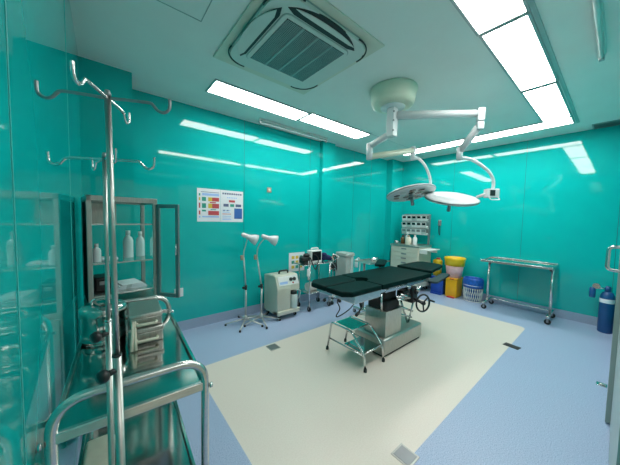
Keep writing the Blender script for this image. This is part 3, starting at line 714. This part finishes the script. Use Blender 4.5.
# white machine near back wall
t = thing('infusion_machine', 'pale grey upright machine with hooded top behind the operating table', 'medical machine', (3.4, 3.1, 0))
MB().box(3.30, 3.49, 3.0, 3.27, .10, .78, .015).build('body', 'greywhite', t)
MB().prism(rrect(3.285, 3.51, 2.97, 3.28, .05, 5), .78, .83, .018).build('hood', 'greywhite', t)
MB().box(3.40, 3.475, 2.985, 3.004, .30, .76, .006).build('front_panel', 'clearplastic', t)
MB().cyl((3.51, 2.95, .58), (3.51, 2.95, .72), .030).build('filter_bottle', 'bottle', t)
MB().tube(smooth_path([(3.51, 2.95, .72), (3.56, 2.93, .74), (3.60, 2.94, .60), (3.58, 2.96, .35), (3.48, 2.985, .25)]), .008, 8).build('hose', 'white', t)
for x in (3.33, 3.46):
    for y in (3.04, 3.23): caster(x, y, .036, t, 'greymetal', .105)
# mayo stand
t = thing('mayo_stand', 'low steel tray stand on one post just behind the operating table', 'tray stand', (3.2, 2.39, 0))
MB().box(2.98, 3.48, 2.24, 2.54, .785, .795, .004).box(2.98, 3.48, 2.24, 2.252, .79, .808).box(2.98, 3.48, 2.528, 2.54, .79, .808).build('tray', 'satin', t)
MB().cyl((3.03, 2.39, .06), (3.03, 2.39, .79), .017).build('post', 'greymetal', t)
MB().box(2.96, 3.50, 2.37, 2.41, .06, .09, .006).box(2.97, 3.01, 2.24, 2.54, .06, .09, .006).build('foot', 'steel', t)
for x, y in ((2.99, 2.26), (2.99, 2.52), (3.47, 2.39)): caster(x, y, .026, t, 'greymetal', .065)
t = thing('kidney_dish', 'small steel kidney dish on the tray stand', 'dish', (3.30, 2.40, .795))
MB().lathe([(0, 0), (.06, 0), (.075, .04), (.071, .04), (.057, .005), (0, .005)], (0, 0, 0), 24, Matrix.Diagonal((1.3, .8, 1, 1))).build('dish_body', 'chrome', t, local=True)

# ------------------------------------------------------------------ posters and wall fittings on the back wall
Yp = YB
def rect(mb, x0, x1, z0, z1, lay, mi): mb.box(x0, x1, Yp-.0012-.0005*lay, Yp-.0005*lay, z0, z1, mi=mi)
t = thing('poster', 'white poster with a table of green, yellow and red boxes on the back wall', 'poster', (1.06, YB, 1.58))
p = MB().box(.914, 1.208, Yp-.003, Yp, 1.37, 1.795, mi=6)
Yp = YB-.003
mats = ['ink_lb', 'ink_g', 'ink_y', 'ink_r', 'ink_d']
rect(p, .975, 1.19, 1.705, 1.735, 1, 0); rect(p, .96, 1.19, 1.748, 1.754, 1, 4)
for z0, z1 in ((1.635, 1.685), (1.545, 1.605)):
    rect(p, .972, 1.022, z0, z1, 1, 1); rect(p, 1.05, 1.10, z0, z1, 1, 2); rect(p, 1.10, 1.19, z0, z1, 1, 3)
rect(p, 1.07, 1.15, 1.612, 1.626, 1, 3); rect(p, .972, 1.022, 1.500, 1.522, 1, 1); rect(p, 1.05, 1.19, 1.455, 1.51, 1, 3); rect(p, .975, 1.19, 1.425, 1.442, 1, 0)
rect(p, 1.08, 1.15, 1.522, 1.532, 1, 1)
for z0, z1, c in ((1.70, 1.73, 1), (1.64, 1.68, 2), (1.545, 1.61, 3), (1.46, 1.51, 3), (1.42, 1.44, 0)): rect(p, .935, .952, z0, z1, 1, c)
p.build('printed_sheet', mats+['ink_b', 'paper'], t)
Yp = YB
t = thing('poster', 'white poster with blue square and small red heading box, right of the coloured table poster', 'poster', (1.37, YB, 1.58))
p = MB().box(1.211, 1.529, Yp-.003, Yp, 1.368, 1.793, mi=6)
Yp = YB-.003
for k in range(9): rect(p, 1.235+k*.031, 1.235+k*.031+.022, 1.738, 1.760, 1, 4)
for k in range(6): rect(p, 1.30+k*.024, 1.30+k*.024+.015, 1.690, 1.703, 1, 0)
rect(p, 1.325, 1.41, 1.635, 1.665, 1, 3)
for x0_, x1_ in ((1.25, 1.32), (1.342, 1.398), (1.42, 1.50)): rect(p, x0_, x1_, 1.575, 1.612, 1, 1 if x0_ == 1.342 else 4)
rect(p, 1.40, 1.515, 1.412, 1.555, 1, 5)
for z in (1.525, 1.50, 1.475, 1.445, 1.42, 1.40): rect(p, 1.235, 1.235+.10+.03*((z*1000) % 3)/3, z-.004, z+.004, 1, 0 if z != 1.475 else 3)
for k in range(2): rect(p, 1.245+k*.05, 1.27+k*.05, 1.515, 1.53, 1, 4)
p.build('printed_sheet', mats+['ink_b', 'paper'], t)
Yp = YB
t = thing('notice_sheet', 'small cream notice sheet with yellow boxes low on the back wall, behind the trolley', 'notice', (2.49, YB, .71))
p = MB().box(2.335, 2.655, Yp-.003, Yp, .55, .865, mi=2)
Yp = YB-.003
for i in range(3):
    for j_ in range(3): rect(p, 2.385+.082*i, 2.385+.082*i+.06, .60+.08*j_, .60+.08*j_+.05, 1, (0, 1, 0)[(i+j_) % 3])
p.build('printed_sheet', ['ink_y', 'ink_g', 'paper'], t)
Yp = YB
t = thing('wall_sensor', 'small square brass wall fitting high on the back wall right of the posters', 'wall fitting', (1.947, YB, 1.856))
MB().box(1.912, 1.982, YB-.012, YB, 1.82, 1.892, .003).build('plate', 'tan', t)
MB().box(1.93, 1.964, YB-.02, YB-.011, 1.838, 1.874, .003).build('knob', 'ivory', t)
t = thing('wall_socket', 'white wall socket low on the back wall beside the open cabinet door', 'wall socket', (.70, YB, .49))
MB().box(.645, .745, YB-.012, YB, .44, .545, .003).build('plate', 'white', t)
MB().box(.675, .715, YB-.0135, YB-.0115, .47, .515).build('socket_face', 'panelw', t)

# ------------------------------------------------------------------ glass instrument cabinet
ca = R(6)
t = thing('instrument_cabinet', 'tall stainless steel cabinet with glass sides and an open right door', 'cabinet', (-.085, 2.06, 0), ca)
W_, D_, ZT, ZM = .385, .40, 1.555, .84
p_ = .026
def lb_(name, mname, *boxes, par=t, bev=.003):
    m = MB()
    for b in boxes: m.box(*b, bev)
    return m.build(name, mname, par, local=True)
lb_('frame', 'satin', (0, p_, 0, p_, .06, ZT), (W_-p_, W_, 0, p_, .06, ZT), (0, p_, D_-p_, D_, .06, ZT), (W_-p_, W_, D_-p_, D_, .06, ZT),
    (0, W_, 0, p_, ZT-.035, ZT), (0, W_, D_-p_, D_, ZT-.035, ZT), (0, p_, 0, D_, ZT-.035, ZT), (W_-p_, W_, 0, D_, ZT-.035, ZT),
    (0, W_, 0, D_, ZM-.02, ZM+.012))
lb_('top_panel', 'satin', (.005, W_-.005, .005, D_-.005, ZT-.012, ZT-.004))
lb_('back_panel', 'glass', (p_, W_-p_, D_-.012, D_-.007, ZM+.012, ZT-.035), bev=0)
lb_('upper_back_panel', 'satin', (p_, .20, D_-.02, D_-.013, 1.36, ZT-.036), bev=.001)
lb_('gap_shade_panel', 'rubber', (.004, .010, p_, D_-p_, ZM+.012, ZT-.035), bev=0)  # solid black side, put in to darken the gap between cabinet and wall
lb_('side_glass', 'glass', (W_-.013, W_-.008, p_, D_-p_, ZM+.012, ZT-.035), bev=0)
for z in (1.115, 1.37):
    s_ = lb_('shelf', 'glass', (p_, W_-p_, .03, D_-p_, z, z+.006), bev=0)
    lb_('shelf_edge', 'steel', (p_, W_-p_, .026, .031, z-.001, z+.007), par=s_, bev=0)
lb_('shelf', 'steel', (p_, W_-p_, .03, D_-p_, .90, .91))
lb_('cupboard', 'satin', (.006, W_-.006, .004, D_-.004, .06, ZM-.02))
for x in (.02, W_-.02):
    for y in (.02, D_-.02): MB().cyl((x, y, 0), (x, y, .065), .012).build('foot', 'rubber', t, local=True)
for x0_, x1_ in ((.012, W_/2-.003), (W_/2+.003, W_-.012)):
    dd = lb_('cupboard_door', 'satin', (x0_, x1_, -.012, .004, .08, ZM-.03))
    hx_ = x1_-.02 if x0_ < .1 else x0_+.02
    MB().cyl((hx_, -.022, .50), (hx_, -.022, .62), .006).build('handle', 'chrome', dd, local=True)
def leaf(parent, w_, m_, name):
    f_ = .026; z0, z1 = ZM+.015, ZT-.038
    o = MB()
    for b in ((0, f_, z0, z1), (w_-f_, w_, z0, z1), (f_, w_-f_, z0, z0+f_), (f_, w_-f_, z1-f_, z1)): o.box(b[0], b[1], -.016, 0, b[2], b[3], .003, m=m_)
    d_ = o.build(name, 'greymetal', parent, local=True)
    MB().box(f_, w_-f_, -.010, -.006, z0+f_, z1-f_, m=m_).build('door_glass', 'glass', d_, local=True)
    MB().cyl(m_ @ Vector((w_-.01, -.03, 1.16)), m_ @ Vector((w_-.01, -.03, 1.24)), .005).build('handle', 'chrome', d_, local=True)
leaf(t, .18, Matrix.Translation((W_, -.002, 0)) @ Matrix.Rotation(R(-56), 4, 'Z'), 'glass_door')
def cab_pt(x, y, z): return Matrix.Translation((-.085, 2.06, 0)) @ Matrix.Rotation(ca, 4, 'Z') @ Vector((x, y, z))
gcb = 'bottles in the glass cabinet'
for x, y, z, r, h, lab, mn in ((.245, .22, 1.121, .032, .20, 'white bottle on the middle glass shelf of the cabinet, left of its neighbour', 'bottle'),
                         (.325, .24, 1.121, .028, .19, 'white bottle on the middle glass shelf of the cabinet, nearest the open door', 'bottle'),
                         (.055, .12, 1.121, .024, .12, 'small white bottle at the left end of the middle cabinet shelf', 'bottle')):
    bottle(*cab_pt(x, y, z), r, h, lab, mn, 'white', gcb)
random.seed(5)
for k in range(4):
    q = cab_pt(.235, .18, .91+.0085*k)
    places = ('lowest', 'second lowest', 'second highest', 'topmost')
    tt = thing('instrument_pack', 'flat white instrument pack, %s of the pile on the lowest cabinet shelf' % places[k], 'pack', q, ca+R(random.uniform(-8, 8)), 'packs piled in the cabinet')
    MB().box(-.095+.012*k, .10-.01*k, -.08, .10, 0, .008, .003).build('wrapper', 'paper', tt, local=True)
    MB().box(-.03, .0, -.082, -.079, .002, .006).build('tape', 'alu', tt, local=True)
q = cab_pt(.085, .20, .91)
tt = thing('black_case', 'black case at the left of the lowest cabinet shelf', 'case', q, ca)
MB().box(-.045, .045, -.08, .08, 0, .10, .012).build('case_body', 'black', tt, local=True)
MB().box(-.02, .02, -.084, -.078, .05, .075, .003).build('clasp', 'greymetal', tt, local=True)
q = cab_pt(.075, .15, 1.121)
tt = thing('paper_packet', 'crumpled white paper packet beside the small bottle in the cabinet', 'packet', cab_pt(.125, .16, 1.121), ca)
MB().box(-.045, .045, -.05, .05, 0, .022, .009).build('packet_body', 'paper', tt, local=True)

# ------------------------------------------------------------------ dressing trolley in the foreground
ta = R(-2.5)
t = thing('dressing_trolley', 'stainless steel dressing trolley with arched end rails in the foreground', 'trolley', (-.112, .855, 0), ta)
TW, TL, ZU, ZR = .362, .80, .885, .972
def tl(mb, name, mname, par=t): return mb.build(name, mname, par, local=True)
for y in (0, TL):
    m = MB().tube(fillet([(0, y, .07), (0, y, ZR), (TW, y, ZR), (TW, y, .07)], .085, 8), .0125, 12)
    tl(m, 'end_rail', 'steel')
    tl(MB().box(.0, TW, y-.008, y+.008, ZU-.018, ZU+.010, .003), 'cross_bar', 'steel')
m = MB().box(.0, TW, .0, TL, ZU-.006, ZU, .0)
for a in ((-.004, .008, .0, TL), (TW-.008, TW+.004, .0, TL)): m.box(*a, ZU-.02, ZU+.012, .002)
tl(m, 'upper_shelf', 'mirror')
m = MB().box(.0, TW, .0, TL, .444, .45)
for a in ((-.004, .008, .0, TL), (TW-.008, TW+.004, .0, TL)): m.box(*a, .435, .465, .002)
for a in ((0, TW, -.006, .006), (0, TW, TL-.006, TL+.006)): m.box(*a, .435, .465, .002)
tl(m, 'lower_shelf', 'mirror')
for x in (0, TW):
    for y in (0, TL):
        a = tl(MB().cyl((x-.012, y, .035), (x+.012, y, .035), .035, 18), 'caster', 'rubber')
        MB().box(x-.018, x-.013, y-.012, y+.012, .025, .078).box(x+.013, x+.018, y-.012, y+.012, .025, .078).box(x-.018, x+.018, y-.014, y+.014, .074, .08).build('fork', 'chrome', a, local=True)
        tl(MB().cyl((x+(.014 if x else -.014), y-.004, ZU-.01), (x+(.022 if x else -.022), y-.004, ZU-.01), .008, 12), 'bolt', 'chrome')
def tr_pt(x, y, z): return Matrix.Translation((-.112, .855, 0)) @ Matrix.Rotation(ta, 4, 'Z') @ Vector((x, y, z))
# dressing drum
tt = thing('dressing_drum', 'round stainless steel dressing drum with lid on the trolley', 'drum', tr_pt(.078, .57, ZU), 0)
MB().lathe([(0, 0), (.077, 0), (.079, .004), (.079, .016), (.077, .02), (.077, .125), (.081, .128), (0, .128)], (0, 0, 0), 40).build('body', 'mirror', tt, local=True)
MB().lathe([(.081, .118), (.083, .12), (.083, .148), (.075, .156), (0, .158)], (0, 0, 0), 40).build('lid', 'mirror', tt, local=True)
MB().tube(fillet([(-.04, 0, .155), (-.04, 0, .182), (.04, 0, .182), (.04, 0, .155)], .014), .005, 8).build('handle', 'chrome', tt, local=True)
MB().lathe([(.0775, .03), (.0795, .032), (.0795, .036), (.0775, .038)], (0, 0, 0), 40).build('band', 'chrome', tt, local=True)
MB().box(-.012, .012, -.088, -.076, .025, .045, .003).build('latch', 'chrome', tt, local=True)
# steriliser box
def sbox(q, rz, w_, d_, h_, label):
    tt = thing('instrument_box', label, 'box', q, rz, 'instrument boxes on the trolley')
    MB().box(-w_/2, w_/2, -d_/2, d_/2, 0, h_*.72, .006).build('body', 'satin', tt, local=True)
    MB().box(-w_/2-.003, w_/2+.003, -d_/2-.003, d_/2+.003, h_*.68, h_, .006).build('lid', 'satin', tt, local=True)
    MB().tube(fillet([(-w_*.3, -d_/2, h_*.3), (-w_*.3, -d_/2-.02, h_*.3), (w_*.3, -d_/2-.02, h_*.3), (w_*.3, -d_/2, h_*.3)], .008), .0065, 8).build('handle', 'cloth', tt, local=True)
    return tt
sbox(tr_pt(.228, .53, ZU), ta, .125, .22, .068, 'stainless instrument box with pale handle on the trolley, lower of two stacked beside the drum')
sbox(tr_pt(.228, .54, ZU+.068), ta, .118, .21, .058, 'stainless instrument box with pale handle on the trolley, stacked on the other beside the drum')
tt = thing('tongs', 'pale wooden-handled tongs leaning in front of the instrument boxes', 'tongs', tr_pt(.172, .36, ZU), 0)
MB().cyl((0, 0, .004), (.012, .07, .10), .006).build('tong_arm', 'cloth', tt, local=True)
MB().cyl((.014, 0, .004), (.016, .07, .10), .006).build('tong_arm', 'cloth', tt, local=True)
# cloth on the lower shelf
tt = thing('folded_cloth', 'cream folded cloth on the lower shelf of the foreground trolley', 'cloth', tr_pt(.11, .36, .45), ta)
MB().box(-.10, .0, -.22, .16, 0, .018, .008).box(-.095, -.004, -.21, .15, .017, .034, .008).build('fold', 'cloth', tt, local=True)

# ------------------------------------------------------------------ drip stands
def drip(base, top, zc, ang, label, kr):
    bx, by_ = base
    t = thing('drip_stand', label, 'drip stand', (bx, by_, 0), 0, 'drip stands in the foreground')
    MB().lathe([(0, 0), (.052, 0), (.054, .01), (.044, .03), (.018, .045), (0, .045)], (bx, by_, 0), 28).build('base', 'greymetal', t)
    Tp = Vector((top[0], top[1], top[2])); B0 = Vector((bx, by_, .04))
    def at(z): return B0+(Tp-B0)*((z-.04)/(Tp.z-.04))
    MB().cyl(B0, at(zc), kr, 20).build('lower_pole', 'satin', t)
    MB().cyl(at(zc-.02), Tp, kr*.66, 18).build('upper_pole', 'satin', t)
    MB().cyl(at(zc-.002), at(zc+.003), kr*1.10, 20).build('collar', 'black' if kr > .007 else 'steel', t)
    kd = Vector((-.86, -.5, 0)); c = at(zc-.03)
    MB().cyl(c, c+kd*.02, .006).lathe([(0, 0), (.011, .002), (.0135, .009), (.011, .016), (0, .018)], c+kd*.018, 14, frame_z(kd)).build('clamp_knob', 'black', t)
    MB().lathe([(0, 0), (kr*.78, 0), (kr*.78, .006), (kr*.5, .012), (0, .013)], Tp+Vector((0, 0, -.003)), 16).build('top_cap', 'greymetal', t)
    for an, L_ in ang:
        a = R(an); d = Vector((math.cos(a), math.sin(a), 0)); z = Vector((0, 0, 1))
        o = Tp+Vector((0, 0, -.006)); h = .58
        pts = [o, o+d*L_*.62+z*.002, o+d*L_*.72-z*.004*h, o+d*L_*.80-z*.020*h, o+d*L_*.90-z*.024*h, o+d*L_*.985-z*.012*h, o+d*L_+z*.010*h, o+d*L_*1.0+z*.024*h]
        MB().tube(smooth_path(pts, 5), .0030, 8).build('hook', 'greymetal' if kr > .007 and abs(an) < 200 and an != 68 else 'chrome', t)
drip((.027, .618), (.0097, .642, 1.671), 1.152, ((-22, .108), (68, .108), (158, .108), (243, .096)), 'tall chrome drip stand with four hooks, nearer and taller of two', .0078)
drip((.003, .765), (.0035, .760, 1.572), 1.185, ((-20, .10), (104, .10), (142, .128), (284, .075)), 'shorter chrome drip stand with four hooks behind the taller one', .0066)

# ------------------------------------------------------------------ camera, world, view
W = bpy.data.worlds.new('World'); bpy.context.scene.world = W; W.use_nodes = True
W.node_tree.nodes['Background'].inputs['Color'].default_value = (.02, .025, .025, 1)
W.node_tree.nodes['Background'].inputs['Strength'].default_value = 1
cam = bpy.data.cameras.new('Camera'); co = bpy.data.objects.new('Camera', cam); C.objects.link(co)
pitch, roll, yaw, fpx = -0.05619, 0.02104, 0.6861, 251.717
fw = Vector((math.sin(yaw)*math.cos(pitch), math.cos(yaw)*math.cos(pitch), math.sin(pitch)))
rt = Vector((math.cos(yaw), -math.sin(yaw), 0)); upv = rt.cross(fw)
r2 = rt*math.cos(roll)+upv*math.sin(roll); u2 = upv*math.cos(roll)-rt*math.sin(roll)
mx = Matrix((r2, u2, -fw)).transposed().to_4x4(); mx.translation = (0, 0, 1.44)
co.matrix_world = mx
cam.sensor_fit = 'HORIZONTAL'; cam.sensor_width = 36; cam.lens = 36*fpx/620; cam.clip_start = .01
bpy.context.scene.camera = co
vs = bpy.context.scene.view_settings
vs.view_transform = 'Standard'; vs.look = 'None'; vs.gamma = 1; vs.use_curve_mapping = False; vs.exposure = 0.0
